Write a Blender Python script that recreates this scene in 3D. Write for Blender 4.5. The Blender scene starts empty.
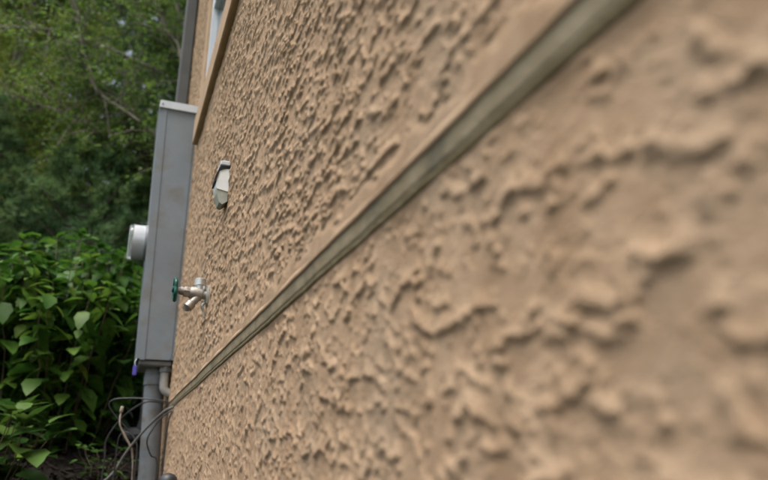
import bpy, math, random
import numpy as np
from mathutils import Vector

# ------------------------------------------------------------------ camera, sky, sun, exposure
S = bpy.context.scene
COL = S.collection
EYE = 0.55
CAM = Vector((-0.25, 0.0, EYE))
cd = bpy.data.cameras.new('camera')
cam = bpy.data.objects.new('camera', cd)
COL.objects.link(cam)
cd.sensor_width = 36.0
cd.lens = 670.0 / 768.0 * 36.0
cd.clip_start = 0.01
cd.clip_end = 600.0
cam.location = CAM
cam.rotation_euler = (math.radians(90 + 18.717), 0, math.radians(-21.594))
cd.dof.use_dof = True
cd.dof.focus_distance = 1.75
cd.dof.aperture_fstop = 2.8
cd.dof.aperture_blades = 7
S.camera = cam

SUN_EL, SUN_AZ = math.radians(68), math.radians(-124)      # azimuth from +Y towards +X
sdir = Vector((math.cos(SUN_EL) * math.sin(SUN_AZ), math.cos(SUN_EL) * math.cos(SUN_AZ), math.sin(SUN_EL)))
w = bpy.data.worlds.new('World')
S.world = w
w.use_nodes = True
wn = w.node_tree.nodes
sky = wn.new('ShaderNodeTexSky')
sky.sky_type = 'NISHITA'
sky.sun_disc = False
sky.sun_elevation = SUN_EL
sky.sun_rotation = SUN_AZ
sky.air_density = 1.0
sky.dust_density = 6.0
sky.ozone_density = 1.0
hs = wn.new('ShaderNodeHueSaturation')
hs.inputs['Saturation'].default_value = 0.6               # overcast: a paler sky all over
bg = wn['Background']
bg.inputs['Strength'].default_value = 0.14
w.node_tree.links.new(sky.outputs[0], hs.inputs['Color'])
w.node_tree.links.new(hs.outputs[0], bg.inputs['Color'])
sl = bpy.data.lights.new('sun', 'SUN')
sl.energy = 1.45
sl.angle = math.radians(28)
sl.color = (1.0, 0.98, 0.94)
sun = bpy.data.objects.new('sun', sl)
COL.objects.link(sun)
sun.location = sdir * 20
sun.rotation_euler = sdir.to_track_quat('Z', 'Y').to_euler()
S.view_settings.view_transform = 'Standard'
S.view_settings.look = 'None'
S.view_settings.exposure = 0.84
S.view_settings.gamma = 1.0
S.render.engine = 'CYCLES'
S.cycles.use_denoising = True
S.cycles.max_bounces = 8
S.cycles.transparent_max_bounces = 8

# ------------------------------------------------------------------ materials
def mat(name, c1, c2=None, scale=8.0, rough=0.7, metal=0.0, bump=0.0, bscale=60.0, spec=0.5, translucent=0.0,
        detail=4.0, c3=None, scale3=2.0, coat=0.0, fac=(0.35, 0.65), vary=False):
    m = bpy.data.materials.new(name)
    m.use_nodes = True
    nt = m.node_tree
    N, L = nt.nodes, nt.links
    b = N['Principled BSDF']
    b.inputs['Roughness'].default_value = rough
    b.inputs['Metallic'].default_value = metal
    b.inputs['Specular IOR Level'].default_value = spec
    b.inputs['Coat Weight'].default_value = coat
    tc = N.new('ShaderNodeTexCoord')
    geo = N.new('ShaderNodeNewGeometry')
    col = None
    if c2 is None:
        b.inputs['Base Color'].default_value = (*c1, 1)
    else:
        nz = N.new('ShaderNodeTexNoise')
        nz.inputs['Scale'].default_value = scale
        nz.inputs['Detail'].default_value = detail
        L.new(geo.outputs['Position'], nz.inputs['Vector'])
        cr = N.new('ShaderNodeValToRGB')
        cr.color_ramp.elements[0].position, cr.color_ramp.elements[1].position = fac
        cr.color_ramp.elements[0].color = (*c1, 1)
        cr.color_ramp.elements[1].color = (*c2, 1)
        L.new(nz.outputs['Fac'], cr.inputs[0])
        col = cr.outputs[0]
        if c3 is not None:
            nz3 = N.new('ShaderNodeTexNoise')
            nz3.inputs['Scale'].default_value = scale3
            nz3.inputs['Detail'].default_value = 5
            L.new(geo.outputs['Position'], nz3.inputs['Vector'])
            mr = N.new('ShaderNodeMapRange')
            mr.inputs[1].default_value, mr.inputs[2].default_value = 0.5, 0.72
            L.new(nz3.outputs['Fac'], mr.inputs[0])
            mx = N.new('ShaderNodeMix')
            mx.data_type = 'RGBA'
            L.new(mr.outputs[0], mx.inputs['Factor'])
            L.new(col, mx.inputs['A'])
            mx.inputs['B'].default_value = (*c3, 1)
            col = mx.outputs['Result']
        L.new(col, b.inputs['Base Color'])
    if vary and col is not None:                       # every leaf object a little different
        oi = N.new('ShaderNodeObjectInfo')
        hv = N.new('ShaderNodeHueSaturation')
        for sock, lo_, hi_ in (('Hue', 0.475, 0.515), ('Value', 0.72, 1.2)):
            mr2 = N.new('ShaderNodeMapRange')
            mr2.inputs[3].default_value, mr2.inputs[4].default_value = (hi_, lo_) if sock == 'Hue' else (lo_, hi_)
            L.new(oi.outputs['Random'], mr2.inputs[0])
            L.new(mr2.outputs[0], hv.inputs[sock])
        L.new(col, hv.inputs['Color'])
        col = hv.outputs[0]
        L.new(col, b.inputs['Base Color'])
    if bump:
        nb = N.new('ShaderNodeTexNoise')
        nb.inputs['Scale'].default_value = bscale
        nb.inputs['Detail'].default_value = 5
        L.new(geo.outputs['Position'], nb.inputs['Vector'])
        bp = N.new('ShaderNodeBump')
        bp.inputs['Strength'].default_value = bump
        bp.inputs['Distance'].default_value = 1.0 / bscale
        L.new(nb.outputs['Fac'], bp.inputs['Height'])
        L.new(bp.outputs[0], b.inputs['Normal'])
    if translucent:
        tr = N.new('ShaderNodeBsdfTranslucent')
        if col is not None:
            L.new(col, tr.inputs['Color'])
        else:
            tr.inputs['Color'].default_value = (*c1, 1)
        ms = N.new('ShaderNodeMixShader')
        ms.inputs[0].default_value = translucent
        L.new(b.outputs[0], ms.inputs[1])
        L.new(tr.outputs[0], ms.inputs[2])
        L.new(ms.outputs[0], N['Material Output'].inputs['Surface'])
    return m

M = {}
M['stucco'] = mat('stucco', (0.348, 0.236, 0.146), (0.430, 0.303, 0.196), scale=30, rough=0.92, bump=0.8, bscale=420, spec=0.2,
                  c3=(0.355, 0.258, 0.172), scale3=7)
def stain(m, amount, tint):
    nt = m.node_tree
    N, L = nt.nodes, nt.links
    b = N['Principled BSDF']
    src = b.inputs['Base Color'].links[0].from_socket
    geo = N.new('ShaderNodeNewGeometry')
    mp = N.new('ShaderNodeMapping')
    mp.inputs['Scale'].default_value = (1, 7.0, 0.9)
    L.new(geo.outputs['Position'], mp.inputs['Vector'])
    nz = N.new('ShaderNodeTexNoise')
    nz.inputs['Scale'].default_value = 1.6
    nz.inputs['Detail'].default_value = 6
    L.new(mp.outputs[0], nz.inputs['Vector'])
    mr = N.new('ShaderNodeMapRange')
    mr.inputs[1].default_value, mr.inputs[2].default_value = 0.45, 0.75
    mr.inputs[4].default_value = amount
    L.new(nz.outputs['Fac'], mr.inputs[0])
    mx = N.new('ShaderNodeMix')
    mx.data_type = 'RGBA'
    mx.blend_type = 'MULTIPLY'
    L.new(mr.outputs[0], mx.inputs['Factor'])
    L.new(src, mx.inputs['A'])
    mx.inputs['B'].default_value = (*tint, 1)
    L.new(mx.outputs['Result'], b.inputs['Base Color'])
stain(M['stucco'], 0.6, (0.72, 0.68, 0.62))
M['smooth_stucco'] = mat('smooth_stucco', (0.365, 0.253, 0.161), (0.44, 0.318, 0.208), scale=14, rough=0.9, bump=0.3, bscale=260, spec=0.2)
M['screed'] = mat('screed', (0.225, 0.180, 0.100), (0.305, 0.252, 0.158), scale=26, rough=0.75, bump=0.3, bscale=160,
                  c3=(0.105, 0.095, 0.060), scale3=11)
M['screed_dirt'] = mat('screed_dirt', (0.13, 0.098, 0.04), (0.18, 0.145, 0.075), scale=30, rough=0.85, bump=0.3, bscale=160)
M['box'] = mat('box_paint', (0.165, 0.195, 0.220), (0.197, 0.226, 0.250), scale=5, rough=0.5, bump=0.05, bscale=50,
               c3=(0.162, 0.165, 0.158), scale3=9)
stain(M['box'], 0.7, (0.80, 0.76, 0.66))
M['cap'] = mat('cap_paint', (0.50, 0.54, 0.57), (0.58, 0.62, 0.65), scale=12, rough=0.45)
M['conduit'] = mat('conduit_plastic', (0.135, 0.155, 0.17), (0.185, 0.203, 0.215), scale=9, rough=0.55, bump=0.1, bscale=80,
                   c3=(0.12, 0.10, 0.075), scale3=14)
M['fitting'] = mat('fitting_plastic', (0.30, 0.29, 0.26), (0.36, 0.35, 0.32), scale=20, rough=0.6)
M['spout'] = mat('downspout_paint', (0.058, 0.062, 0.062), (0.072, 0.076, 0.076), scale=6, rough=0.5)
M['white_frame'] = mat('vinyl', (0.62, 0.68, 0.74), (0.68, 0.73, 0.78), scale=6, rough=0.35)
M['white'] = mat('white_plastic', (0.72, 0.76, 0.76), (0.80, 0.83, 0.82), scale=40, rough=0.45)
M['hood_under'] = mat('shaded_plastic', (0.27, 0.29, 0.24), (0.38, 0.40, 0.34), scale=30, rough=0.6)  # hood plastic with the shade of its underside put into the colour
M['dark'] = mat('dark_void', (0.012, 0.012, 0.012), rough=0.9)
M['brass'] = mat('nickel', (0.28, 0.255, 0.228), (0.42, 0.39, 0.35), scale=60, rough=0.5, metal=0.7, bump=0.2, bscale=200,
                 c3=(0.36, 0.30, 0.24), scale3=50)
M['chrome'] = mat('pale_nickel', (0.48, 0.50, 0.48), (0.60, 0.62, 0.60), scale=60, rough=0.32, metal=0.6)
M['green_plastic'] = mat('green_plastic', (0.003, 0.060, 0.044), (0.006, 0.095, 0.070), scale=40, rough=0.4)
M['black'] = mat('black_rubber', (0.016, 0.017, 0.019), (0.03, 0.031, 0.034), scale=30, rough=0.5)
M['grey_cable'] = mat('grey_cable', (0.11, 0.107, 0.10), (0.155, 0.15, 0.14), scale=30, rough=0.6)
M['tag'] = mat('violet_plastic', (0.065, 0.055, 0.33), (0.085, 0.075, 0.42), scale=60, rough=0.45)
M['twig'] = mat('dry_twig', (0.24, 0.19, 0.14), (0.42, 0.36, 0.29), scale=30, rough=0.85)
M['bark'] = mat('bark', (0.10, 0.082, 0.062), (0.22, 0.19, 0.15), scale=12, rough=0.9, bump=0.6, bscale=40)
M['pale_bark'] = mat('pale_bark', (0.14, 0.120, 0.092), (0.28, 0.245, 0.20), scale=12, rough=0.9, bump=0.5, bscale=40)
M['stem'] = mat('shrub_stem', (0.055, 0.050, 0.024), (0.11, 0.085, 0.045), scale=20, rough=0.8)
M['leaf'] = mat('shrub_leaf', (0.044, 0.118, 0.016), (0.115, 0.235, 0.032), scale=5, rough=0.5, translucent=0.35, spec=0.3, vary=True)
M['leaf_low'] = mat('low_leaf', (0.035, 0.095, 0.016), (0.075, 0.165, 0.03), scale=9, rough=0.42, translucent=0.3, spec=0.45, vary=True)
M['pine'] = mat('pine_needles', (0.060, 0.130, 0.055), (0.165, 0.260, 0.085), scale=1.6, rough=0.6, translucent=0.45, spec=0.3)
M['pine_blue'] = mat('blue_needles', (0.060, 0.125, 0.055), (0.170, 0.270, 0.100), scale=2.6, rough=0.6, translucent=0.4, spec=0.3)
M['pine_pale'] = mat('pale_needles', (0.12, 0.180, 0.030), (0.28, 0.33, 0.065), scale=1.4, rough=0.6, translucent=0.4, spec=0.3)
M['tree_leaf'] = mat('tree_leaf', (0.055, 0.115, 0.020), (0.155, 0.235, 0.048), scale=2.2, rough=0.5, translucent=0.5, spec=0.35)
M['mulch'] = mat('mulch', (0.006, 0.005, 0.004), (0.016, 0.013, 0.010), scale=40, rough=0.95, spec=0.15, bump=0.8, bscale=70)
M['chip'] = mat('mulch_chip', (0.006, 0.005, 0.004), (0.028, 0.021, 0.015), scale=25, rough=0.95, spec=0.15)
M['lawn'] = mat('lawn', (0.025, 0.05, 0.014), (0.05, 0.085, 0.02), scale=3, rough=0.9, bump=0.6, bscale=40,
                c3=(0.05, 0.04, 0.022), scale3=0.6)
M['roof'] = mat('roof_shingle', (0.06, 0.055, 0.05), (0.10, 0.095, 0.085), scale=20, rough=0.9, bump=0.5, bscale=50)
M['soffit'] = mat('soffit_paint', (0.45, 0.43, 0.40), (0.5, 0.48, 0.45), scale=6, rough=0.6)
g = bpy.data.materials.new('window_glass')
g.use_nodes = True
gb = g.node_tree.nodes['Principled BSDF']
gb.inputs['Base Color'].default_value = (0.02, 0.025, 0.03, 1)
gb.inputs['Roughness'].default_value = 0.05
M['pane'] = g
g = bpy.data.materials.new('meter_glass')
g.use_nodes = True
gb = g.node_tree.nodes['Principled BSDF']
gb.inputs['Base Color'].default_value = (0.9, 0.93, 0.92, 1)
gb.inputs['Roughness'].default_value = 0.03
gb.inputs['Transmission Weight'].default_value = 1.0
gb.inputs['IOR'].default_value = 1.3
M['glass'] = g
M['meter_grey'] = mat('meter_body', (0.20, 0.215, 0.225), (0.25, 0.265, 0.275), scale=14, rough=0.4)
M['meter_white'] = mat('meter_ring', (0.50, 0.52, 0.55), (0.57, 0.59, 0.62), scale=14, rough=0.12, metal=0.08)

# ------------------------------------------------------------------ mesh helpers
def tag(o, label=None, cat=None, group=None, kind=None):
    if label: o['label'] = label
    if cat: o['category'] = cat
    if group: o['group'] = group
    if kind: o['kind'] = kind
    return o

def empty(name, loc):
    o = bpy.data.objects.new(name, None)
    o.empty_display_size = 0.05
    o.location = loc
    COL.objects.link(o)
    return o

def world_loc(o):
    v = Vector(o.location)
    while o.parent:
        o = o.parent
        v = v + o.location
    return v

class MB:
    def __init__(s):
        s.v, s.f = [], []
    def add(s, vs, fs):
        n = len(s.v)
        s.v += [tuple(p) for p in vs]
        s.f += [tuple(i + n for i in f) for f in fs]
        return s
    def box(s, a, b, bev=0.0):
        x0, y0, z0 = a
        x1, y1, z1 = b
        if bev <= 0:
            vs = [(x0, y0, z0), (x1, y0, z0), (x1, y1, z0), (x0, y1, z0), (x0, y0, z1), (x1, y0, z1), (x1, y1, z1), (x0, y1, z1)]
            return s.add(vs, [(0, 3, 2, 1), (4, 5, 6, 7), (0, 1, 5, 4), (1, 2, 6, 5), (2, 3, 7, 6), (3, 0, 4, 7)])
        # chamfered in plan and at the ends
        def ring(z, i):
            e = bev
            return [(x0 + i + e, y0 + i, z), (x1 - i - e, y0 + i, z), (x1 - i, y0 + i + e, z), (x1 - i, y1 - i - e, z),
                    (x1 - i - e, y1 - i, z), (x0 + i + e, y1 - i, z), (x0 + i, y1 - i - e, z), (x0 + i, y0 + i + e, z)]
        rs = ring(z0, bev) + ring(z0 + bev, 0) + ring(z1 - bev, 0) + ring(z1, bev)
        fs = [tuple(range(7, -1, -1)), tuple(range(24, 32))]
        for k in range(3):
            for i in range(8):
                j = (i + 1) % 8
                fs.append((k * 8 + i, k * 8 + j, k * 8 + 8 + j, k * 8 + 8 + i))
        return s.add(rs, fs)
    def tube(s, pts, radii, n=10, cap=True):
        pts = [Vector(p) for p in pts]
        if not hasattr(radii, '__len__'):
            radii = [radii] * len(pts)
        t0 = (pts[1] - pts[0]).normalized()
        ref = Vector((0, 0, 1)) if abs(t0.z) < 0.9 else Vector((1, 0, 0))
        u = t0.cross(ref).normalized()
        vs, fs = [], []
        for i, p in enumerate(pts):
            if i == 0: t = t0
            elif i == len(pts) - 1: t = (pts[i] - pts[i - 1]).normalized()
            else: t = ((pts[i + 1] - pts[i]).normalized() + (pts[i] - pts[i - 1]).normalized()).normalized()
            u = (u - t * u.dot(t)).normalized()
            v = t.cross(u)
            for k in range(n):
                a = 2 * math.pi * k / n
                vs.append(p + (u * math.cos(a) + v * math.sin(a)) * radii[i])
        for i in range(len(pts) - 1):
            for k in range(n):
                q = (k + 1) % n
                fs.append((i * n + k, i * n + q, (i + 1) * n + q, (i + 1) * n + k))
        if cap:
            fs.append(tuple(range(n - 1, -1, -1)))
            e = (len(pts) - 1) * n
            fs.append(tuple(range(e, e + n)))
        return s.add(vs, fs)
    def lathe(s, origin, axis, prof, n=24):
        """prof: list of (distance along axis, radius)"""
        o, ax = Vector(origin), Vector(axis).normalized()
        return s.tube([o + ax * a for a, r in prof], [max(r, 1e-4) for a, r in prof], n)
    def prism(s, poly, axis, a, b):
        """poly in the plane across the axis (y: (x,z) pairs; x: (y,z) pairs)"""
        n = len(poly)
        if axis == 'y':
            vs = [(p, a, q) for p, q in poly] + [(p, b, q) for p, q in poly]
        else:
            vs = [(a, p, q) for p, q in poly] + [(b, p, q) for p, q in poly]
        fs = [tuple(range(n - 1, -1, -1)), tuple(range(n, 2 * n))]
        for i in range(n):
            j = (i + 1) % n
            fs.append((i, j, n + j, n + i))
        return s.add(vs, fs)
    def build(s, name, m, parent=None, smooth=False, loc=None, autosmooth=None):
        off = Vector((0, 0, 0))
        if parent is not None: off = world_loc(parent)
        elif loc is not None: off = Vector(loc)
        me = bpy.data.meshes.new(name)
        me.from_pydata([(p[0] - off.x, p[1] - off.y, p[2] - off.z) for p in s.v], [], s.f)
        import bmesh
        bm = bmesh.new(); bm.from_mesh(me)
        bmesh.ops.recalc_face_normals(bm, faces=bm.faces)
        bm.to_mesh(me); bm.free()
        if smooth:
            me.polygons.foreach_set('use_smooth', [True] * len(me.polygons))
            if autosmooth:
                me.set_sharp_from_angle(angle=math.radians(autosmooth))
        me.materials.append(M[m])
        o = bpy.data.objects.new(name, me)
        COL.objects.link(o)
        if parent is not None: o.parent = parent
        elif loc is not None: o.location = loc
        return o

def fast_mesh(name, V, F, m, parent=None, smooth=False, loc=None):
    """V (n,3) float, F (k,3|4) int arrays"""
    off = np.array(world_loc(parent) if parent is not None else (loc if loc is not None else (0, 0, 0)), dtype=np.float32)
    me = bpy.data.meshes.new(name)
    V = (np.asarray(V, np.float32) - off).astype(np.float32)
    F = np.asarray(F, np.int32)
    k = F.shape[1]
    me.vertices.add(len(V)); me.vertices.foreach_set('co', V.ravel())
    me.loops.add(F.size); me.loops.foreach_set('vertex_index', F.ravel())
    me.polygons.add(len(F))
    me.polygons.foreach_set('loop_start', np.arange(0, F.size, k, dtype=np.int32))
    me.polygons.foreach_set('use_smooth', np.full(len(F), smooth))
    me.update(calc_edges=True)
    me.materials.append(M[m])
    o = bpy.data.objects.new(name, me)
    COL.objects.link(o)
    if parent is not None: o.parent = parent
    elif loc is not None: o.location = loc
    return o

def curve_pts(P, n=10):
    """Catmull-Rom through the points"""
    P = [Vector(p) for p in P]
    Q = [P[0] * 2 - P[1]] + P + [P[-1] * 2 - P[-2]]
    out = []
    for i in range(1, len(Q) - 2):
        a, b, c, d = Q[i - 1:i + 3]
        for k in range(n):
            t = k / n
            out.append(0.5 * ((2 * b) + (c - a) * t + (2 * a - 5 * b + 4 * c - d) * t * t + (3 * b - a - 3 * c + d) * t ** 3))
    out.append(P[-1])
    return out

# ------------------------------------------------------------------ terrain
def sstep(a, b, x):
    t = np.clip((x - a) / (b - a), 0, 1)
    return t * t * (3 - 2 * t)

def gz(x, y):
    x = np.asarray(x, float); y = np.asarray(y, float)
    h = 0.36 * sstep(1.2, 3.4, y) + 0.42 * sstep(3.4, 4.9, y) + 0.25 * sstep(5, 12, y)
    h = h * (0.55 + 0.45 * sstep(-7, -1.5, x))
    return h + 0.02 * np.sin(3.1 * x + 1.3 * y) + 0.015 * np.sin(5.3 * y - 2.2 * x)

def sheet(name, xs, ys, dz, m, jitter=0.0, seed=0):
    X, Y = np.meshgrid(xs, ys)
    Z = gz(X, Y) + dz
    if jitter:
        Z = Z + np.random.default_rng(seed).random(Z.shape) * jitter
    V = np.stack([X, Y, Z], -1).reshape(-1, 3)
    nx, ny = len(xs), len(ys)
    i = np.arange(nx * ny).reshape(ny, nx)
    F = np.stack([i[:-1, :-1], i[:-1, 1:], i[1:, 1:], i[1:, :-1]], -1).reshape(-1, 4)
    o = fast_mesh(name, V, F, m, smooth=True)
    o['kind'] = 'structure'
    return o

def spread(a, b, fine, far):
    core = list(np.arange(a, b, fine))
    k, step, lo, hi = 0, fine, [], []
    p, q = a, b
    while q < far:
        step *= 1.35
        p -= step; q += step
        lo.append(p); hi.append(q)
    return np.array(lo[::-1] + core + [b] + hi)

sheet('ground', spread(-6, 6, 0.3, 260), spread(-4, 14, 0.3, 260), -0.03, 'lawn')
sheet('mulch_bed', np.arange(-2.6, 2.4, 0.035), np.arange(-0.5, 6.4, 0.035), 0.0, 'mulch', 0.022, 3)

# ------------------------------------------------------------------ house
HX = 6.0
YEND = 4.5                   # the corner
YBEG = -2.5
JZ = 0.838                   # underside of the screed nose
SET = 0.007                  # the lower coat lies this far behind the upper
WIN = (1.95, 3.20, 2.24, 3.62)   # window opening y0,y1,z0,z1
house = tag(empty('house', (3.0, 1.0, 0.0)), 'tan stucco house with heavy skip-trowelled texture along the right', 'house')

# stucco relief, worked out once on a fine grid and sampled by every patch
DX = 0.002
NU, NV = 2560, 1920
rng = np.random.default_rng(11)
fu = np.fft.rfftfreq(NU, DX)[None, :]
fv = np.fft.fftfreq(NV, DX)[:, None]
def field(seed, lu, lv, beta, hi=None):
    """noise with most of its power at wavelengths lu x lv and a power-law tail towards finer detail"""
    r = np.random.default_rng(seed)
    k = np.sqrt((fu * lu) ** 2 + (fv * lv) ** 2)
    amp = np.where(k < 1, k ** 1.0, np.maximum(k, 1e-6) ** (-beta))
    if hi: amp = amp * np.exp(-((fu ** 2 + fv ** 2) * hi ** 2))
    ph = np.fft.rfft2(r.standard_normal((NV, NU)))
    a = np.fft.irfft2(ph * amp, s=(NV, NU))
    return a / a.std()
def plateau(n, c, wd):
    t = np.clip((n - c) / wd * 0.5 + 0.5, 0, 1)
    return t * t * (3 - 2 * t)
def smear(p, up, side):
    """trowel drag: a sharp edge below and towards -Y, feathered out upwards and towards +Y"""
    q = p.copy()
    for k in range(1, NV):
        np.maximum(q[k], q[k - 1] - DX / up, out=q[k])
    for k in range(1, NU):
        np.maximum(q[:, k], q[:, k - 1] - DX / side, out=q[:, k])
    return q
def edges(n, seg):
    """thin strips just inside those borders of the flats that look down or towards -Y"""
    p = plateau(n, 0, 0.12)
    e = np.zeros_like(p)
    e[2:] = p[2:] - p[:-2]
    f = np.zeros_like(p)
    f[:, 2:] = p[:, 2:] - p[:, :-2]
    return np.clip(np.maximum(e, 0.75 * f), 0, 1) * plateau(seg, -0.1, 0.5)
def coat(seed, lA, lB, lC, cA, cB, up, side):
    nA = field(seed, lA[0], lA[1], 2.1, 0.0018)
    nB = field(seed + 1, lB[0], lB[1], 2.1, 0.0018)
    nC = field(seed + 2, lC[0], lC[1], 1.6, 0.0018)
    nD = field(seed + 3, 0.34, 0.22, 2.4)
    nE = field(seed + 4, 0.06, 0.05, 2.2)
    dens = 0.30 * nD
    rag = 0.11 * nC
    # broad flats; along parts of their lower borders a ridge that the trowel rolled up
    H = 0.0033 * smear(edges(nA + rag - cA - dens, nE + 0.3), up, side)
    H += 0.0026 * smear(edges(nB + rag - cB - dens, -nE - 0.4 + 0.5 * nD), up * 0.8, side * 0.8)
    H += 0.0007 * plateau(nA + rag - cA - dens, 0, 0.2)
    H += 0.0015 * plateau(nC, 2.0, 0.3) - 0.0014 * plateau(-nC, 2.15, 0.3)
    H += 0.00012 * nC + 0.0006 * nD
    return (1.1 * (H - 0.0012)).astype(np.float32)
H_UP = coat(11, (0.150, 0.054), (0.090, 0.034), (0.032, 0.016), 0.1, 0.5, 0.012, 0.024)
H_LO = coat(31, (0.140, 0.090), (0.084, 0.056), (0.030, 0.020), 0.1, 0.5, 0.014, 0.015)

def relief(y, z, H):
    u = (y + 0.6) / DX
    v = (z + 0.1) / DX
    i0 = np.clip(np.floor(u).astype(int), 0, NU - 2); j0 = np.clip(np.floor(v).astype(int), 0, NV - 2)
    a, b = np.clip(u - i0, 0, 1), np.clip(v - j0, 0, 1)
    return (H[j0, i0] * (1 - a) * (1 - b) + H[j0, i0 + 1] * a * (1 - b) + H[j0 + 1, i0] * (1 - a) * b + H[j0 + 1, i0 + 1] * a * b)

def patch(y0, y1, z0, z1, cell, base, flat_lo=False, hole=None):
    ny, nz = max(2, int(round((y1 - y0) / cell)) + 1), max(2, int(round((z1 - z0) / cell)) + 1)
    Y, Z = np.meshgrid(np.linspace(y0, y1, ny), np.linspace(z0, z1, nz))
    h = relief(Y, Z, H_LO if base > 0 else H_UP)
    if flat_lo:                                        # trowelled smooth towards the nose of the screed
        wob = 0.011 + 0.007 * np.sin(Y * 37) + 0.005 * np.sin(Y * 91 + 1)
        k = sstep(0.0, 1.0, (Z - JZ - 0.006 - wob) / 0.02)
        h = h * k + (1 - k) * (0.0015 + 0.0008 * np.sin(Y * 23) )
    if base > 0:                                       # struck off flat just below the screed
        k = sstep(0.0, 1.0, (JZ - 0.031 - Z) / 0.018)
        h = h * k + (1 - k) * 0.0010
    V = np.stack([base - h, Y, Z], -1).reshape(-1, 3)
    i = np.arange(ny * nz).reshape(nz, ny)
    F = np.stack([i[:-1, :-1], i[1:, :-1], i[1:, 1:], i[:-1, 1:]], -1).reshape(-1, 4)
    if hole:
        cy = (Y[:-1, :-1] + Y[1:, 1:]).ravel() / 2; cz = (Z[:-1, :-1] + Z[1:, 1:]).ravel() / 2
        F = F[~((cy > hole[0]) & (cy < hole[1]) & (cz > hole[2]) & (cz < hole[3]))]
    return V, F

def join(parts):
    Vs, Fs, n = [], [], 0
    for V, F in parts:
        Vs.append(V); Fs.append(F + n); n += len(V)
    return np.concatenate(Vs), np.concatenate(Fs)

def plain(y0, y1, z0, z1, x):
    V = np.array([(x, y0, z0), (x, y0, z1), (x, y1, z1), (x, y1, z0)], np.float32)
    return V, np.array([[0, 1, 2, 3]])

up = [patch(-0.5, 0.08, JZ, 1.62, 0.007, 0.0, True), patch(0.08, 1.2, JZ, 1.62, 0.0021, 0.0, True), patch(1.2, 2.4, JZ, 2.6, 0.0034, 0.0, True, WIN),
      patch(2.4, YEND, JZ, 3.7, 0.0056, 0.0, True, WIN), patch(1.2, 2.4, 2.6, 3.7, 0.006, 0.0, False, WIN),
      plain(-0.5, 1.2, 1.62, 3.7, 0.0), plain(YBEG, -0.5, JZ, 3.7, 0.0), plain(YBEG, YEND, 3.7, 5.2, 0.0)]
V, F = join(up)
fast_mesh('upper_wall', V, F, 'stucco', house, smooth=True)
lo = [patch(-0.5, 0.08, 0.30, JZ - 0.005, 0.007, SET), patch(0.08, 1.2, 0.30, JZ - 0.005, 0.0021, SET), patch(1.2, 2.4, 0.30, JZ - 0.005, 0.0034, SET),
      patch(2.4, YEND, 0.20, JZ - 0.005, 0.0045, SET), plain(-0.5, 2.4, -0.1, 0.30, SET), plain(YBEG, -0.5, -0.1, JZ - 0.005, SET)]
V, F = join(lo)
fast_mesh('lower_wall', V, F, 'stucco', house, smooth=True)

# the weep screed: a rounded nose under the upper coat and a sloping underside back to the lower coat
ys = np.linspace(YBEG, YEND, 1200)
rr = np.random.default_rng(5)
def wobble(kk):
    a = np.convolve(rr.standard_normal(1200 + 2 * kk), np.ones(kk) / math.sqrt(kk), 'same')[kk:-kk]
    return np.convolve(a, np.ones(5) / 5, 'same')
wv, wv2, wv3 = wobble(9), wobble(61), wobble(15)
def strip(name, prof, m, ax, az):
    n = len(prof)
    V = np.array([[(px - 0.0004 * wv[i] * ax, y, JZ + pz + 0.0008 * wv2[i] + 0.0004 * az * (wv3[i] if k < n // 2 else wv[i])) for k, (px, pz) in enumerate(prof)] for i, y in enumerate(ys)])
    ii = np.arange(len(ys) * n).reshape(len(ys), n)
    nxt = np.roll(ii, -1, axis=1)
    F = np.stack([ii[:-1], nxt[:-1], nxt[1:], ii[1:]], -1).reshape(-1, 4)
    fast_mesh(name, V.reshape(-1, 3), F, m, house, smooth=True)
strip('screed_nose', [(-0.0006, 0.009), (-0.0021, 0.003), (-0.0021, -0.001), (-0.0002, -0.003), (0.005, -0.0022), (0.012, 0.009)], 'smooth_stucco', 0.35, 0.4)
strip('weep_screed', [(0.0012, 0.002), (0.0010, -0.004), (0.0028, -0.020), (0.0034, -0.0265), (0.016, -0.0265), (0.016, 0.002)], 'screed', 0.5, 0.3)
strip('screed_lip', [(0.0040, -0.0255), (0.0032, -0.0268), (0.0034, -0.0312), (0.0058, -0.0340), (0.016, -0.035), (0.016, -0.0255)], 'screed_dirt', 0.8, 1.0)

# body of the house behind the coat, far wall, roof
m = MB().box((0.09, YBEG, -0.2), (HX, YEND - 0.03, 5.2)); m.build('wall_core', 'smooth_stucco', house)
m = MB().box((0.0, YEND - 0.028, -0.2), (HX, YEND, 5.2)); m.build('end_wall', 'stucco', house)
m = MB().box((-0.28, YBEG, 5.2), (HX, YEND + 0.28, 5.24)); m.build('soffit', 'soffit', house)
rf = MB().prism([(-0.34, 5.245), (HX + 0.3, 5.245), (HX * 0.5, 7.6)], 'y', YBEG, YEND + 0.34).build('roof', 'roof', house)

# window trim below the opening
y0, y1, z0, z1 = WIN
TR = (2.108, 2.248)
m = MB().prism([(0.012, TR[0]), (-0.021, TR[0]), (-0.026, TR[0] + 0.004), (-0.026, TR[1] - 0.005), (-0.021, TR[1]), (0.012, TR[1])], 'y', 1.2, 3.225)
m.build('window_sill', 'smooth_stucco', house)
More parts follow.
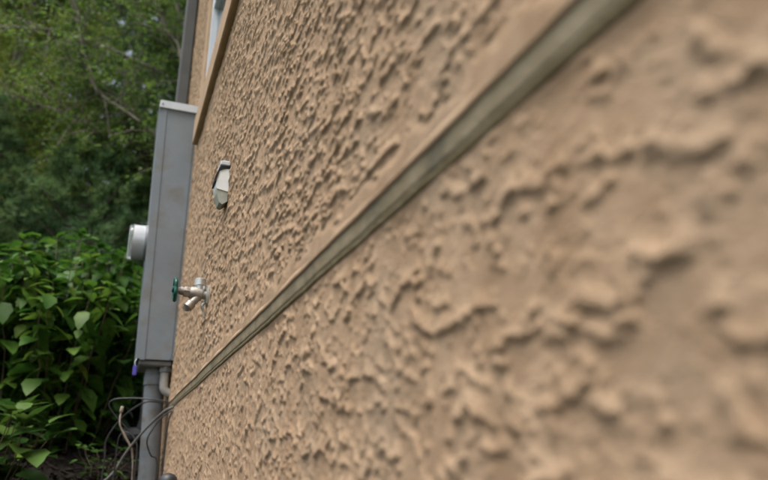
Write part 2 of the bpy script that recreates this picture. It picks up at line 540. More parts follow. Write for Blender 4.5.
# the recessed window: smooth return, frame, sash, pane
win = MB()
d0 = 0.006
for (a, b, c, e) in ((y0 - 0.14, y0, TR[1] + 0.001, z1), (y1, y1 + 0.14, TR[1] + 0.001, z1)):
    win.box((-0.0055, a, c), (0.09, b, e))
win.box((-0.0065, y0 - 0.14, z1), (0.09, y1 + 0.14, z1 + 0.14))
win.box((-0.0035, y0, z0 - 0.002), (0.09, y1, z0 + 0.012))
win.build('window_surround', 'smooth_stucco', house)
fr = MB()
fw_ = 0.05
fr.box((d0, y0 + 0.001, z0 + 0.013), (0.085, y0 + fw_, z1 - 0.001)).box((d0, y1 - fw_, z0 + 0.013), (0.085, y1 - 0.001, z1 - 0.001))
fr.box((d0 + 0.001, y0 + fw_, z0 + 0.013), (0.085, y1 - fw_, z0 + 0.06)).box((d0 + 0.001, y0 + fw_, z1 - 0.06), (0.085, y1 - fw_, z1 - 0.001))
fr.box((d0 + 0.003, y0 + fw_, 2.90), (0.084, y1 - fw_, 2.945))
wf = fr.build('window', 'white_frame', house)
for (a, b) in ((z0 + 0.06, 2.90), (2.945, z1 - 0.06)):
    MB().box((0.036, y0 + fw_, a), (0.042, y1 - fw_, b)).build('pane', 'pane', wf)

# ------------------------------------------------------------------ downspout at the corner
ds = tag(empty('downspout', (-0.045, 4.40, 0.72)), 'dark grey metal downspout running down the house corner', 'downspout')
m = MB()
x0, x1, a, b = -0.086, -0.008, 4.36, 4.46
m.box((x0, a, 0.76), (x1, b, 5.2), 0.008)
m.build('pipe', 'spout', ds)
for z in (1.5, 4.7):
    MB().box((x0 - 0.004, a - 0.004, z), (0.002, b + 0.004, z + 0.025)).build('strap', 'spout', ds)
MB().tube([(-0.047, 4.41, 0.80), (-0.07, 4.41, 0.74), (-0.16, 4.43, 0.73)], [0.045, 0.046, 0.046], 12).build('elbow', 'spout', ds)

# ------------------------------------------------------------------ electric meter box
BY0, BY1, BZ0, BZ1 = 3.38, 3.70, 1.035, 2.37
dB, dT = 0.168, 0.198
bx = tag(empty('meter_box', (-0.08, 3.54, BZ0)), 'tall grey electric meter box with pale cap mounted on the stucco wall', 'meter box')
def taper_box(x0b, x1b, x0t, x1t, ya, yb, za, zb):
    return MB().add([(x0b, ya, za), (x1b, ya, za), (x1b, yb, za), (x0b, yb, za), (x0t, ya, zb), (x1t, ya, zb), (x1t, yb, zb), (x0t, yb, zb)],
                    [(0, 3, 2, 1), (4, 5, 6, 7), (0, 1, 5, 4), (1, 2, 6, 5), (2, 3, 7, 6), (3, 0, 4, 7)])
taper_box(-dB + 0.034, 0.001, -dT + 0.034, 0.001, BY0, BY1, BZ0, BZ1).build('cabinet', 'box', bx)
taper_box(-dB + 0.014, -dB + 0.036, -dT + 0.014, -dT + 0.036, BY0 - 0.004, BY1 + 0.004, BZ0 - 0.004, BZ1 - 0.002).build('cover_flange', 'box', bx)
cv = taper_box(-dB, -dB + 0.0145, -dT, -dT + 0.0145, BY0 - 0.0005, BY1 + 0.0005, BZ0 + 0.002, BZ1 - 0.002).build('cover', 'box', bx)
taper_box(-0.020, -0.012, -0.020, -0.012, BY0 - 0.0035, BY0 + 0.01, BZ0 + 0.004, BZ1 - 0.004).build('back_flange', 'box', bx)
m = MB().prism([(0.001, BZ1 - 0.002), (-dT - 0.003, BZ1 - 0.002), (-dT - 0.003, BZ1 + 0.034), (-dT + 0.003, BZ1 + 0.040), (0.001, BZ1 + 0.040)], 'y', BY0 - 0.012, BY1 + 0.012)
cp = m.build('cap', 'cap', bx)
MB().lathe((-dT + 0.012, BY0 - 0.012, BZ1 + 0.018), (0, -1, 0), [(-0.001, 0.005), (0.003, 0.005), (0.004, 0.003)], 10).build('screw', 'meter_grey', cp)
# round meter on the front cover
mz, my = 1.655, 3.54
ox = -dB - (dT - dB) * (mz - BZ0) / (BZ1 - BZ0)
mr_ = MB().lathe((ox + 0.004, my, mz), (-1, 0, 0), [(0, 0.094), (0.014, 0.094), (0.016, 0.092)], 36).build('meter', 'meter_grey', bx, True, autosmooth=30)
MB().lathe((ox - 0.011, my, mz), (-1, 0, 0), [(0, 0.091), (0.056, 0.0905), (0.058, 0.088)], 36).build('meter_body', 'meter_white', mr_, True, autosmooth=30)
MB().lathe((ox - 0.0685, my, mz), (-1, 0, 0), [(0, 0.0895), (0.016, 0.089), (0.020, 0.084), (0.021, 0.0)], 36).build('meter_glass', 'glass', mr_, True, autosmooth=50)
# hubs under the box, a small tag at the corner
MB().lathe((-0.072, 3.50, BZ0 + 0.001), (0, 0, -1), [(0, 0.062), (0.022, 0.062), (0.03, 0.056)], 24).build('hub', 'conduit', bx, True, autosmooth=30)
MB().box((-0.155, BY0 + 0.015, BZ0 - 0.028), (-0.004, BY1 - 0.02, BZ0 - 0.0005), 0.006).build('bottom_plate', 'conduit', bx)
tg = MB().box((-0.1785, 3.372, 0.955), (-0.1605, 3.380, 1.002), 0.003).build('seal_tag', 'tag', bx)
tg['label'] = 'small violet plastic seal tag'
MB().tube(curve_pts([(-0.1695, 3.376, 1.000), (-0.172, 3.377, 1.018), (-0.166, 3.385, 1.037)], 4), 0.0018, 6).build('seal_wire', 'cap', bx, True)

# conduits below
co = tag(empty('conduit', (-0.055, 3.50, 0.40)), 'thick grey conduit pipe rising to the meter box bottom', 'conduit')
MB().tube([(-0.048, 3.50, 0.30), (-0.052, 3.50, 0.55), (-0.066, 3.50, 0.86), (-0.071, 3.50, 1.008)], 0.047, 24).build('pipe', 'conduit', co, True, autosmooth=40)
MB().lathe((-0.0675, 3.50, 0.925), (-0.01, 0, 1), [(0, 0.0475), (0.002, 0.0525), (0.045, 0.0525), (0.048, 0.0475)], 24).build('coupling', 'conduit', co, True, autosmooth=30)
c2 = tag(empty('elbow_fitting', (-0.02, 3.43, 0.86)), 'short pale elbow fitting between meter box bottom and wall', 'fitting')
MB().tube(curve_pts([(-0.030, 3.43, 1.005), (-0.030, 3.43, 0.945), (-0.026, 3.43, 0.905), (-0.004, 3.43, 0.885), (0.02, 3.43, 0.882)], 5), 0.021, 16).build('elbow', 'fitting', c2, True, autosmooth=50)
MB().lathe((-0.030, 3.43, 1.006), (0, 0, -1), [(0, 0.030), (0.022, 0.030), (0.026, 0.025)], 6).build('lock_nut', 'conduit', c2)

# ------------------------------------------------------------------ cables
def cable(pts, r, m, label, n=10):
    P = curve_pts(pts, 8)
    o = MB().tube(P, r, n).build('cable', m, None, True, loc=pts[-1])
    return tag(o, label, 'cable', 'loose cables below the meter box')
cable([(0.012, 3.18, 0.805), (-0.022, 3.22, 0.790), (-0.055, 3.30, 0.760), (-0.105, 3.36, 0.700), (-0.165, 3.42, 0.610), (-0.205, 3.45, 0.53), (-0.26, 3.46, 0.475), (-0.34, 3.46, 0.44)],
      0.006, 'grey_cable', 'thick grey cable curving from the wall joint down to the mulch')
cable([(0.012, 3.36, 0.835), (-0.03, 3.36, 0.842), (-0.10, 3.37, 0.850), (-0.18, 3.40, 0.853), (-0.245, 3.42, 0.846), (-0.262, 3.43, 0.82), (-0.225, 3.43, 0.77), (-0.17, 3.42, 0.715), (-0.125, 3.42, 0.66), (-0.115, 3.42, 0.56), (-0.12, 3.42, 0.38)],
      0.0035, 'black', 'thin black cable looping out highest beside the grey conduit')
cable([(-0.02, 3.40, 0.836), (-0.10, 3.385, 0.838), (-0.165, 3.41, 0.80), (-0.215, 3.44, 0.745), (-0.255, 3.46, 0.665), (-0.252, 3.46, 0.58), (-0.255, 3.46, 0.42)],
      0.004, 'black', 'black cable bowing left behind the thick grey cable')
cable([(0.008, 3.30, 0.795), (-0.03, 3.31, 0.765), (-0.072, 3.32, 0.700), (-0.083, 3.33, 0.655), (-0.060, 3.34, 0.600), (-0.03, 3.34, 0.565), (-0.028, 3.34, 0.34)],
      0.0035, 'black', 'black cable bent like a hook across the front of the conduit')
cable([(-0.205, 3.44, 0.36), (-0.205, 3.44, 0.60), (-0.20, 3.43, 0.685), (-0.165, 3.42, 0.70), (-0.13, 3.41, 0.665), (-0.118, 3.40, 0.60), (-0.12, 3.40, 0.36)],
      0.0035, 'black', 'black cable making a narrow arch over the mulch')
cable([(0.006, 3.24, 0.79), (-0.006, 3.24, 0.74), (-0.008, 3.25, 0.62), (-0.010, 3.25, 0.34)],
      0.0035, 'black', 'black cable hanging straight down the stucco beside the conduit')
dt = tag(empty('dry_stem', (-0.14, 3.44, 0.42)), 'pale dry broken stem caught between the black cables', 'stem')
MB().tube(curve_pts([(-0.12, 3.43, 0.40), (-0.135, 3.42, 0.60), (-0.175, 3.415, 0.68), (-0.205, 3.41, 0.735), (-0.207, 3.41, 0.80)], 5), [0.003] * 5 + [0.005] * 8 + [0.004] * 8, 8).build('stalk', 'twig', dt, True)
MB().lathe((-0.207, 3.41, 0.788), (0.12, -0.05, 1), [(0, 0.005), (0.004, 0.009), (0.022, 0.008), (0.030, 0.004)], 7).build('broken_tip', 'twig', dt, True)

# black rounded cap by the wall
bc = tag(empty('pipe_stub', (-0.034, 2.62, 0.2)), 'black round-topped pipe stub standing against the wall foot', 'pipe')
MB().tube([(-0.034, 2.62, 0.10), (-0.034, 2.62, 0.495)], 0.032, 20).build('pipe', 'black', bc, True, autosmooth=40)
MB().lathe((-0.034, 2.62, 0.47), (0, 0, 1), [(0, 0.034), (0.03, 0.034), (0.045, 0.030), (0.055, 0.020), (0.059, 0.008), (0.06, 0.0)], 20).build('cap', 'black', bc, True, autosmooth=50)

# ------------------------------------------------------------------ hose tap
HY, HZ = 2.20, 1.082
hb = tag(empty('hose_tap', (-0.02, HY, HZ)), 'nickel garden hose tap with dark green handle on the stucco wall', 'tap')
MB().lathe((0.004, HY, HZ), (-1, 0, 0), [(0, 0.034), (0.006, 0.034), (0.011, 0.024), (0.012, 0.018)], 24).build('wall_flange', 'chrome', hb, True, autosmooth=30)
bd = MB()
bd.lathe((-0.005, HY, HZ), (-1, 0, 0.10), [(0, 0.015), (0.012, 0.015), (0.014, 0.021), (0.040, 0.022), (0.052, 0.019), (0.056, 0.014)], 20)
bd.lathe((-0.058, HY, HZ + 0.0055), (-1, 0, 0.10), [(0, 0.0165), (0.002, 0.0175), (0.017, 0.0175), (0.019, 0.0155)], 6)
bd.lathe((-0.076, HY, HZ + 0.0075), (-1, 0, 0.10), [(0, 0.0135), (0.012, 0.0135), (0.016, 0.010), (0.020, 0.010)], 18)
body = bd.build('body', 'brass', hb, True, autosmooth=35)
sp = MB().lathe((-0.030, HY - 0.004, HZ - 0.006), (-0.62, -0.10, -0.80), [(0, 0.013), (0.030, 0.013), (0.034, 0.0165), (0.052, 0.0165), (0.054, 0.0125), (0.046, 0.0115)], 20)
sp.build('spout', 'brass', hb, True, autosmooth=35)
vb = MB().lathe((-0.027, HY, HZ + 0.012), (0, 0, 1), [(0, 0.017), (0.016, 0.017), (0.018, 0.0205), (0.023, 0.0205), (0.024, 0.018), (0.039, 0.018), (0.042, 0.015), (0.044, 0.006)], 20)
vb.build('vacuum_breaker', 'chrome', hb, True, autosmooth=35)
hn = MB()
hx = -0.104
c = Vector((hx, HY, HZ + 0.011))
hn.lathe(c + Vector((0.006, 0, -0.0006)), (-1, 0, 0.1), [(0, 0.010), (0.014, 0.011), (0.016, 0.008)], 14)
for k in range(6):                                   # lobed handwheel with spokes
    a = 2 * math.pi * k / 6 + 0.5
    dv = Vector((0, math.cos(a), math.sin(a)))
    hn.tube([c, c + dv * 0.030], [0.0045, 0.0035], 8)
ring = []
for k in range(49):
    a = 2 * math.pi * k / 48
    r = 0.033 + 0.0028 * math.cos(6 * a - 3.0)
    ring.append(c + Vector((-0.1 * math.sin(a) * r * 0.4, math.cos(a) * r, math.sin(a) * r)))
hn.tube(ring, 0.0062, 10)
hn.build('handle', 'green_plastic', hb, True, autosmooth=50)
MB().tube(curve_pts([(-0.008, HY, HZ - 0.022), (-0.016, HY - 0.002, HZ - 0.036), (-0.009, HY, HZ - 0.055), (-0.006, HY, HZ - 0.076)], 5), [0.004, 0.005, 0.006, 0.006, 0.006, 0.0058, 0.0055, 0.005, 0.005, 0.0045, 0.004, 0.004, 0.0035, 0.003, 0.0025, 0.002], 8).build('sealant_drip', 'chrome', hb, True)

# ------------------------------------------------------------------ small vent hood
VY, VZ = 1.90, 1.29
vh = tag(empty('vent_hood', (0.0, VY, VZ + 0.07)), 'small white plastic vent hood with pale top lip on the stucco', 'vent')
VW = 0.075
vh.scale = (0.92, 0.8, 0.86)
# cheeks and back: profile (x outwards negative, z)
pr = [(0.004, VZ + 0.038), (-0.033, VZ + 0.045), (-0.0355, VZ + 0.052), (-0.037, VZ + 0.070), (-0.0360, VZ + 0.086), (-0.0335, VZ + 0.100), (-0.028, VZ + 0.112), (-0.018, VZ + 0.120), (-0.004, VZ + 0.124), (0.004, VZ + 0.124)]
MB().prism(pr, 'y', VY, VY + VW).build('hood', 'white', vh)
pu = [(0.004, VZ + 0.037), (-0.0335, VZ + 0.0448), (-0.032, VZ + 0.030), (-0.022, VZ - 0.004), (-0.012, VZ - 0.010), (0.004, VZ + 0.004)]
MB().prism(pu, 'y', VY + 0.003, VY + VW - 0.003).build('hood_underside', 'hood_under', vh)  # sloping underside of the hood, its shade painted in
MB().prism([(-0.0375, VZ + 0.072), (-0.042, VZ + 0.070), (-0.041, VZ + 0.092), (-0.030, VZ + 0.124), (-0.006, VZ + 0.134), (0.004, VZ + 0.134), (0.004, VZ + 0.1255), (-0.006, VZ + 0.1255), (-0.0285, VZ + 0.1135)], 'y', VY - 0.003, VY + VW + 0.003).build('front_shade', 'dark', vh)  # dark strip painted in for the shaded opening at the hood front

MB().box((-0.028, VY - 0.006, VZ + 0.1345), (0.004, VY + VW + 0.006, VZ + 0.152), 0.003).build('top_lip', 'cap', vh)

vh.location.x = -0.0045

# ------------------------------------------------------------------ plants
def leaf_arrays(length, width, seed, nseg=6, droop=0.25, fold=0.18):
    """a broad pointed leaf along +Y, folded on the midrib, with a toothed edge"""
    r = random.Random(seed)
    V, F = [], []
    for i in range(nseg + 1):
        t = i / nseg
        wd = width * 0.5 * (math.sin(math.pi * min(1, t ** 0.72)) ** 0.85 if 0 < t < 1 else 0.02)
        wd *= 1 + (0.10 if i % 2 else -0.06)
        zc = -droop * length * t * t
        tw = 0.06 * math.sin(3 * t + seed)
        V += [(-wd, t * length, zc + fold * wd * (1 + tw) + 0.03 * wd * r.uniform(-1, 1)), (0, t * length, zc), (wd, t * length, zc + fold * wd * (1 - tw) + 0.03 * wd * r.uniform(-1, 1))]
    for i in range(nseg):
        a = i * 3
        F += [(a, a + 1, a + 4, a + 3), (a + 1, a + 2, a + 5, a + 4)]
    return np.array(V, np.float32), np.array(F)

def basis(yaw, pitch, roll):
    cy, sy, cp, sp, cr, sr = math.cos(yaw), math.sin(yaw), math.cos(pitch), math.sin(pitch), math.cos(roll), math.sin(roll)
    Rz = np.array([[cy, -sy, 0], [sy, cy, 0], [0, 0, 1]])
    Rx = np.array([[1, 0, 0], [0, cp, -sp], [0, sp, cp]])
    Ry = np.array([[cr, 0, sr], [0, 1, 0], [-sr, 0, cr]])
    return Rz @ Rx @ Ry

# pixel position of a world point, only used to pick which leaves show largest
def in_view(p):
    import mathutils
    q = cam.matrix_basis.inverted() @ Vector(p)
    if q.z >= 0: return None
    return (384 + 670 * q.x / -q.z, 240 - 670 * q.y / -q.z, -q.z)

cam_view = {}
def leafy(name, label, cat, base, stems, lmat, smat, seed, sizes, pairs, height, reach, keep, group=None, curl=0.25, label_parts=None, tilt=(0.15, -0.85), stem_r=0.0048, lean=(0, 0)):
    """a plant of many stems, each carrying opposite pairs of broad leaves"""
    r = random.Random(seed)
    root = tag(empty(name, base), label, cat, group)
    variants = []
    for k in range(5):
        L = sizes[0] + (sizes[1] - sizes[0]) * k / 4
        V, F = leaf_arrays(L, L * (0.60 + 0.05 * (k % 3)), seed * 7 + k, droop=curl + 0.06 * (k % 2))
        variants.append((V, F))
    leaves = []
    for s in range(stems):
        a = r.uniform(0, 2 * math.pi)
        q = math.sqrt(r.random())
        bx_, by_ = base[0] + q * reach * 0.55 * math.cos(a), base[1] + q * reach * 0.55 * math.sin(a)
        h = height * (1 - 0.22 * q * q) * r.uniform(0.78, 1.05)
        tx, ty = base[0] + lean[0] + q * reach * math.cos(a) + r.uniform(-.06, .06), base[1] + lean[1] + q * reach * math.sin(a) + r.uniform(-.06, .06)
        zb = float(gz(bx_, by_)) - 0.02
        P = [Vector((bx_, by_, zb))]
        for i in range(1, 6):
            t = i / 5
            P.append(Vector((bx_ + (tx - bx_) * t ** 1.3, by_ + (ty - by_) * t ** 1.3, zb + h * t)))
        P = [p + Vector((r.uniform(-.015, .015), r.uniform(-.015, .015), 0)) * (0 < i < 5) for i, p in enumerate(P)]
        MB().tube(P, [stem_r * (1 - 0.13 * i) for i in range(6)], 5).build('stem', smat, root, True)
        ph = r.uniform(0, 6.28)
        for j in range(pairs):
            t = 0.04 + 0.96 * (j / (pairs - 1)) ** 0.8
            k = min(4, int(t * 5)); f = t * 5 - k
            p = P[k].lerp(P[k + 1], f)
            for sd in (0, 1):
                if r.random() < 0.10: continue
                yaw = ph + j * math.pi / 2 + sd * math.pi + r.uniform(-.3, .3)
                top = j == pairs - 1
                pitch = r.uniform(*sorted(tilt)) + (0.35 if top else 0)
                v = min(4, max(0, int((1 - 0.55 * (t > 0.93)) * r.uniform(0, 5))))
                R = basis(yaw, pitch, r.uniform(-.35, .35))
                off = R @ np.array([0, 0.02 + 0.012 * r.random(), 0])
                leaves.append((np.array(p) + off, R, v))
            if top:
                for sd in range(3):
                    R = basis(r.uniform(0, 6.28), r.uniform(0.3, 0.9), 0)
                    leaves.append((np.array(p), R, 0))
    # rank by how large they show: in the frame, near, not buried inside the plant
    def score(lf):
        c = lf[0] + lf[1] @ np.array([0, 0.05, 0])
        v = in_view(c)
        if v is None: return 9e9
        out = 0 if (-25 < v[0] < 400 and -25 < v[1] < 505) else 50
        n = lf[1] @ np.array([0, 0, 1]); d_ = c - np.array(CAM); d_ /= np.linalg.norm(d_)
        return out + v[2] * 2.2 - 0.5 * abs(float(n @ d_)) - 0.6 * (c[2] - base[2])
    leaves.sort(key=score)
    meshes = []
    bl = np.array(world_loc(root))
    for k, (V, F) in enumerate(variants):
        me = bpy.data.meshes.new('leaf')
        me.from_pydata([tuple(p) for p in V], [], [tuple(f) for f in F])
        me.polygons.foreach_set('use_smooth', [True] * len(me.polygons))
        me.materials.append(M[lmat])
        meshes.append(me)
    from mathutils import Matrix
    for p, R, v in leaves[:keep]:
        o = bpy.data.objects.new('leaf', meshes[v])
        o.parent = root
        o.matrix_basis = Matrix.Translation(Vector(p - bl)) @ Matrix([list(map(float, x)) for x in R]).to_4x4()
        COL.objects.link(o)
    rest = leaves[keep:]
    if rest:
        V, F = join([((variants[v][0] @ R.T) + p, variants[v][1]) for p, R, v in rest])
        fo = fast_mesh('foliage', V, F, lmat, root, smooth=True)
        fo['kind'] = 'stuff'
    return root

def gpt(x, y, dz=0.0):
    return (x, y, float(gz(x, y)) + dz)

leafy('shrub', 'broad-leaved dark green shrub growing left of the meter box', 'shrub', gpt(-0.62, 4.65), 118, 'leaf', 'stem', 21, (0.075, 0.15), 15, 1.24, 0.66, 300, 'shrubs in the mulch bed')
leafy('shrub', 'broad-leaved green shrub at the left frame edge beyond the low plant', 'shrub', gpt(-1.62, 4.9), 90, 'leaf', 'stem', 22, (0.075, 0.15), 14, 1.22, 0.66, 220, 'shrubs in the mulch bed')
leafy('shrub', 'broad-leaved shrub rising behind the meter box past the house corner', 'shrub', gpt(0.05, 5.55), 70, 'leaf', 'stem', 23, (0.075, 0.14), 11, 1.28, 0.55, 150, 'shrubs in the mulch bed')
leafy('low_plant', 'low plant with large light green leaves in the bottom left corner', 'plant', gpt(-0.76, 3.5), 22, 'leaf_low', 'stem', 31, (0.10, 0.18), 4, 0.46, 0.27, 300, tilt=(0.6, -0.2))
leafy('weed', 'small bright green weed sprouting between the cables and shrub', 'weed', gpt(-0.27, 3.95), 7, 'leaf_low', 'stem', 33, (0.035, 0.06), 4, 0.22, 0.12, 200, tilt=(0.5, -0.3), stem_r=0.003)

# ------------------------------------------------------------------ trees
def needles(P, D, n, length, width, rg, cone=0.9):
    """n flat needles round every tuft point P with direction D"""
    k = len(P)
    Pn = np.repeat(P, n, 0); Dn = np.repeat(D, n, 0)
    rnd = rg.standard_normal((k * n, 3))
    d = Dn + cone * rnd / np.linalg.norm(rnd, axis=1, keepdims=True)
    d /= np.linalg.norm(d, axis=1, keepdims=True)
    s = np.cross(d, rg.standard_normal((k * n, 3)))
    s /= np.linalg.norm(s, axis=1, keepdims=True)
    L = length * rg.uniform(0.7, 1.15, (k * n, 1))
    a = Pn + s * width; b = Pn - s * width; c = Pn + d * L
    V = np.stack([a, b, c], 1).reshape(-1, 3)
    return V, np.arange(len(V)).reshape(-1, 3)

def pine(label, base, height, radius, seed, needle='pine', nb=90, sub=9, per=14, group='conifers behind the shrubs', lo=0.06, nlen=0.13, nw=0.0055):
    rg = np.random.default_rng(seed)
    r = random.Random(seed)
    t = tag(empty('pine_tree', base), label, 'tree', group)
    bx_, by_, bz_ = base
    MB().tube([(bx_, by_, bz_ - 0.1), (bx_ + .05, by_, bz_ + height * 0.5), (bx_, by_, bz_ + height)], [0.035 * height * 0.5, 0.02 * height * 0.5, 0.01], 9).build('trunk', 'bark', t, True)
    wood = MB()
    TP, TD = [], []
    for i in range(nb):
        f = lo + (0.985 - lo) * (i / nb) ** 1.05
        z = bz_ + height * f
        a = i * 2.39996 + r.uniform(-.3, .3)
        L = radius * (1 - f) ** 0.75 * r.uniform(0.75, 1.1) + 0.15
        dv = np.array([math.cos(a), math.sin(a), 0])
        up_ = np.array([0, 0, 1.0])
        rise = -0.10 + 0.5 * f
        pts = [np.array([bx_, by_, z]) + dv * L * q + up_ * L * (rise * q + 0.16 * q * q) for q in (0, .35, .7, 1)]
        wood.tube([tuple(p) for p in pts], [0.022, 0.016, 0.010, 0.004], 5, cap=False)
        side = np.array([-dv[1], dv[0], 0])
        for j in range(sub):
            q = 0.28 + 0.72 * (j + r.random()) / sub
            c = pts[0] + (pts[-1] - pts[0]) * q + up_ * (-0.16 * L * q * (1 - q))
            for sg in (-1, 1):
                l2 = (0.16 + 0.30 * (1 - q)) * L ** 0.6 * r.uniform(0.6, 1.15)
                d2 = dv * 0.65 + side * sg * 0.8 + up_ * r.uniform(0.0, 0.45)
                d2 /= np.linalg.norm(d2)
                m_ = max(2, int(l2 / 0.085))
                for e in range(m_):
                    w_ = (e + 1) / m_
                    TP.append(c + d2 * l2 * w_ + rg.standard_normal(3) * 0.018)
                    dd = d2 + up_ * 0.35
                    TD.append(dd / np.linalg.norm(dd))
    wood.build('branch', 'bark', t, True)
    V, F = needles(np.array(TP), np.array(TD), per, nlen, nw, rg)
    fast_mesh('crown', V, F, needle, t)
    return t, len(F)

def broadleaf(label, base, limbs, seed, lmat='tree_leaf', nleaf=30000, lsize=0.055, group='broad-leaved trees behind the house', trunk_h=5.0, trunk_r=0.13, extra=(0, 0, 0), behind=0.0):
    """limbs: list of polylines (world); twigs and leaves grow from them"""
    rg = np.random.default_rng(seed)
    r = random.Random(seed)
    t = tag(empty('broadleaf_tree', base), label, 'tree', group)
    bx_, by_, bz_ = base
    MB().tube(curve_pts([(bx_, by_, bz_ - 0.15), (bx_ + .06, by_ + .03, bz_ + trunk_h * 0.4), (bx_ - .04, by_, bz_ + trunk_h * 0.8), (bx_ + extra[0], by_ + extra[1], bz_ + trunk_h + 1.5)], 4),
              [trunk_r * (1 - 0.065 * i) for i in range(13)], 12).build('trunk', 'bark', t, True)
    tips, dirs = [], []
    tw = MB()
    for lb in limbs:
        P = curve_pts(lb[:-1], 5)
        r0 = lb[-1]
        MB().tube(P, [0.68 * r0 * (1 - 0.85 * i / (len(P) - 1)) + 0.003 for i in range(len(P))], 8).build('limb', 'pale_bark', t, True)
        nP = len(P)
        for i in range(2, nP):
            for q in range(3):
                d0_ = (P[min(i + 1, nP - 1)] - P[i - 1]).normalized()
                d1 = (d0_ * 0.6 + Vector((r.gauss(0, .7), r.gauss(behind, .7), r.gauss(0.1, .6)))).normalized()
                L = r.uniform(0.35, 0.95)
                a = P[i]
                b = a + d1 * L * 0.5 + Vector((0, 0, 0.03))
                c = a + d1 * L + Vector((0, 0, -0.05))
                tw.tube([a, b, c], [0.007, 0.005, 0.0025], 4, cap=False)
                for u in range(4):
                    s_ = a.lerp(c, r.uniform(0.3, 1.0))
                    d2 = (d1 * 0.5 + Vector((r.gauss(0, .7), r.gauss(0, .7), r.gauss(0, .5)))).normalized()
                    e = s_ + d2 * r.uniform(0.15, 0.45)
                    tw.tube([s_, e], [0.003, 0.0015], 3, cap=False)
                    tips.append((s_, e))
    tw.build('twig', 'bark', t, True)
    k = len(tips)
    A = np.array([p for p, _ in tips]); B = np.array([q for _, q in tips])
    idx = rg.integers(0, k, nleaf)
    f = rg.random((nleaf, 1)) * 1.05
    C = A[idx] * (1 - f) + B[idx] * f + rg.standard_normal((nleaf, 3)) * 0.035
    d = rg.standard_normal((nleaf, 3)); d[:, 2] = d[:, 2] * 0.5 - 0.35
    d /= np.linalg.norm(d, axis=1, keepdims=True)
    nrm = rg.standard_normal((nleaf, 3)) * 0.6; nrm[:, 2] += 1.0
    s = np.cross(d, nrm); s /= np.linalg.norm(s, axis=1, keepdims=True)
    L = lsize * rg.uniform(0.7, 1.3, (nleaf, 1)); W = L * 0.30
    V = np.stack([C, C + d * L * 0.45 + s * W, C + d * L, C + d * L * 0.45 - s * W], 1).reshape(-1, 3)
    fast_mesh('crown', V, np.arange(nleaf * 4).reshape(-1, 4), lmat, t)
    return t

# near broad-leaved tree: trunk hidden behind the house, limbs reaching left over the bed
bt = gpt(1.15, 8.2)
bz = bt[2]
def limb(zs, tips, r0):
    return [(bt[0], bt[1], bz + zs)] + tips + [r0]
L1 = [limb(2.3, [(0.288, 7.6, 3.824), (-0.19, 7.6, 4.30), (-0.573, 7.6, 4.54), (-0.87, 7.6, 4.74), (-1.07, 7.6, 5.21), (-1.19, 7.6, 5.74)], 0.036),
      limb(2.7, [(0.291, 7.8, 4.04), (-0.206, 7.8, 4.127), (-0.516, 7.8, 4.281), (-0.87, 7.8, 4.29)], 0.028),
      limb(3.4, [(0.18, 7.7, 5.15), (-0.01, 7.7, 5.615), (-0.147, 7.7, 5.77), (-0.424, 7.7, 6.33)], 0.036),
      limb(2.4, [(0.3, 7.95, 3.7), (-0.157, 7.9, 3.94), (-0.891, 7.9, 4.44), (-1.444, 7.9, 4.555), (-1.815, 7.9, 4.60)], 0.022),
      limb(3.9, [(0.5, 8.1, bz + 4.6), (0.0, 8.0, bz + 5.3), (-0.3, 7.9, bz + 6.2), (-0.5, 7.8, bz + 7.2)], 0.040),
      limb(4.3, [(0.7, 8.0, bz + 5.4), (0.35, 7.9, bz + 6.4), (0.15, 7.9, bz + 7.6)], 0.040),
      limb(4.0, [(0.4, 8.3, bz + 4.4), (-0.5, 8.4, bz + 4.8), (-1.4, 8.4, bz + 5.0), (-2.2, 8.3, bz + 4.8)], 0.032),
      limb(2.5, [(0.6, 8.1, bz + 2.9), (0.1, 8.0, bz + 3.2), (-0.5, 8.1, bz + 3.15)], 0.022),
      limb(4.6, [(0.3, 8.5, bz + 5.6), (-0.7, 8.6, bz + 6.3), (-1.6, 8.6, bz + 6.7), (-2.4, 8.5, bz + 6.9)], 0.04),
      limb(4.8, [(1.5, 8.4, bz + 6.0), (2.0, 8.5, bz + 7.0), (2.6, 8.6, bz + 7.6)], 0.04),
      limb(3.6, [(1.8, 8.5, bz + 4.4), (2.5, 8.7, bz + 5.0), (3.1, 8.8, bz + 5.2)], 0.035)]
broadleaf('broad-leaved tree with bare pale limbs reaching out from behind the meter box', bt, L1, 41, nleaf=26000, behind=0.55)

def auto_limbs(b, n, h0, h1, reach, seed):
    r = random.Random(seed)
    out = []
    for i in range(n):
        f = i / max(1, n - 1)
        zs = h0 + (h1 - h0) * f
        a = i * 2.39996 + r.uniform(-.4, .4)
        L = reach * (1 - 0.35 * f) * r.uniform(.8, 1.15)
        rise = 0.35 + 0.5 * f
        out.append([(b[0], b[1], b[2] + zs)] + [(b[0] + L * q * math.cos(a + .2 * q), b[1] + L * q * math.sin(a + .2 * q), b[2] + zs + L * (rise * q + .15 * q * q * r.uniform(-1, 1))) for q in (.33, .66, 1)] + [0.05])
    return out
b2 = gpt(-3.3, 13.5)
broadleaf('taller broad-leaved tree standing left behind the pines', b2, auto_limbs(b2, 16, 3.0, 8.5, 3.0, 5), 42, nleaf=36000, lsize=0.075, trunk_h=8.0, trunk_r=0.2)

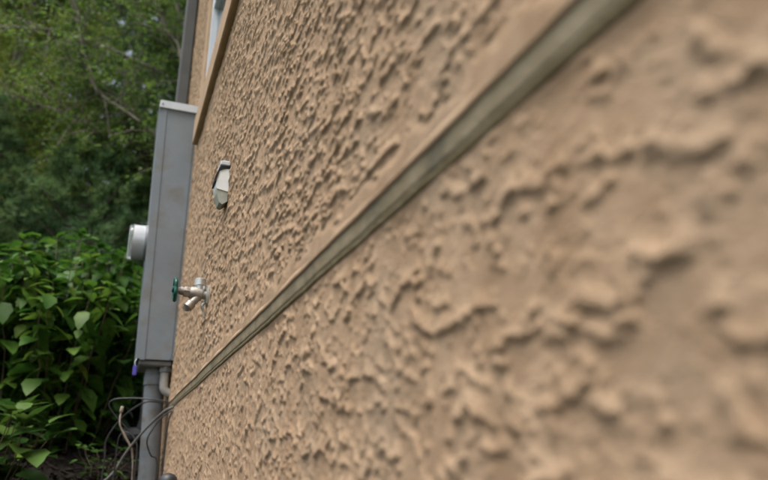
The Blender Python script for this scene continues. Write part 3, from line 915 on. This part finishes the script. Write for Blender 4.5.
pine('blue-green soft-needled pine low behind the shrub and meter', gpt(-0.75, 8.0), 3.2, 1.5, 51, 'pine_blue', nb=90, per=18, nlen=0.12, lo=0.0)
pine('blue-green pine filling the left frame edge above the shrub', gpt(-2.2, 7.9), 3.7, 1.6, 52, 'pine_blue', nb=100, per=18, nlen=0.12, lo=0.0)
pine('tall pale yellow-green conifer at the upper left', gpt(-2.5, 11.6), 11.5, 2.4, 53, 'pine_pale', nb=130, nlen=0.16, nw=0.008, lo=0.25)
pine('tall dark pine in the middle behind the pale limbs', gpt(-0.7, 14.0), 13.0, 3.0, 54, nb=130, per=12, nlen=0.19, nw=0.010)
pine('tall pine behind the downspout past the house corner', gpt(1.6, 13.5), 12.0, 2.8, 55, nb=100, per=10, nlen=0.2, nw=0.012)
pine('far dark pine at the left behind the pale conifer', gpt(-4.6, 15.5), 13.0, 3.2, 56, nb=100, per=10, nlen=0.21, nw=0.013)
for k, (x, y, h, lb) in enumerate(((-1.9, 17.5, 16.0, 'farthest dark pine seen in the gaps between the tall ones'), (0.9, 18.5, 17.0, 'far pine showing through the leaves beside the downspout'),
                                   (-4.9, 20.5, 16.0, 'far pine outside the left frame edge'), (4.0, 18.0, 16.0, 'far pine hidden beyond the house end'))):
    pine(lb, gpt(x, y), h, 3.9, 60 + k, nb=110, sub=8, per=8, nlen=0.30, nw=0.026, lo=0.0)
# dense dark understorey between the trunks
for k, (x, y, h, lb) in enumerate(((-0.9, 11.4, 3.4, 'low spreading conifer in the dark gap above the shrub top'), (0.7, 11.0, 3.4, 'low spreading conifer behind the meter box'),
                                   (-3.1, 12.6, 3.6, 'low spreading conifer under the pale conifer'), (-5.4, 11.0, 3.6, 'low spreading conifer beyond the left frame edge'))):
    pine(lb, gpt(x, y), h, 1.9, 70 + k, nb=60, sub=8, per=8, nlen=0.22, nw=0.018, lo=0.0)

# ------------------------------------------------------------------ mulch chips
rg = np.random.default_rng(77)
n = 5500
cx = rg.uniform(-1.8, 0.5, n); cy = rg.uniform(1.6, 5.6, n)
ok = ~((cx > -0.02) & (cy < 4.55))
cx, cy = cx[ok], cy[ok]
n = len(cx)
C = np.stack([cx, cy, gz(cx, cy) + 0.018 + rg.random(n) * 0.012], -1)
a = rg.uniform(0, 2 * np.pi, n)
d = np.stack([np.cos(a), np.sin(a), rg.normal(0, .35, n)], -1)
s = np.stack([-np.sin(a), np.cos(a), rg.normal(0, .35, n)], -1)
u = np.cross(d, s)
L = rg.uniform(0.012, 0.04, (n, 1)); Wd = rg.uniform(0.004, 0.010, (n, 1)); Tk = rg.uniform(0.002, 0.004, (n, 1))
cor = [C + sx * d * L + sy * s * Wd + sz * u * Tk for sz in (-1, 1) for sx, sy in ((-1, -.6), (1, -1), (1, .5), (-1, 1))]
V = np.stack(cor, 1).reshape(-1, 3)
q = np.array([(0, 3, 2, 1), (4, 5, 6, 7), (0, 1, 5, 4), (1, 2, 6, 5), (2, 3, 7, 6), (3, 0, 4, 7)])
F = (q[None] + np.arange(n)[:, None, None] * 8).reshape(-1, 4)
mc = fast_mesh('mulch_chips', V, F, 'chip')
tag(mc, 'dark shredded bark mulch covering the bed below the shrubs', 'mulch', kind='stuff')
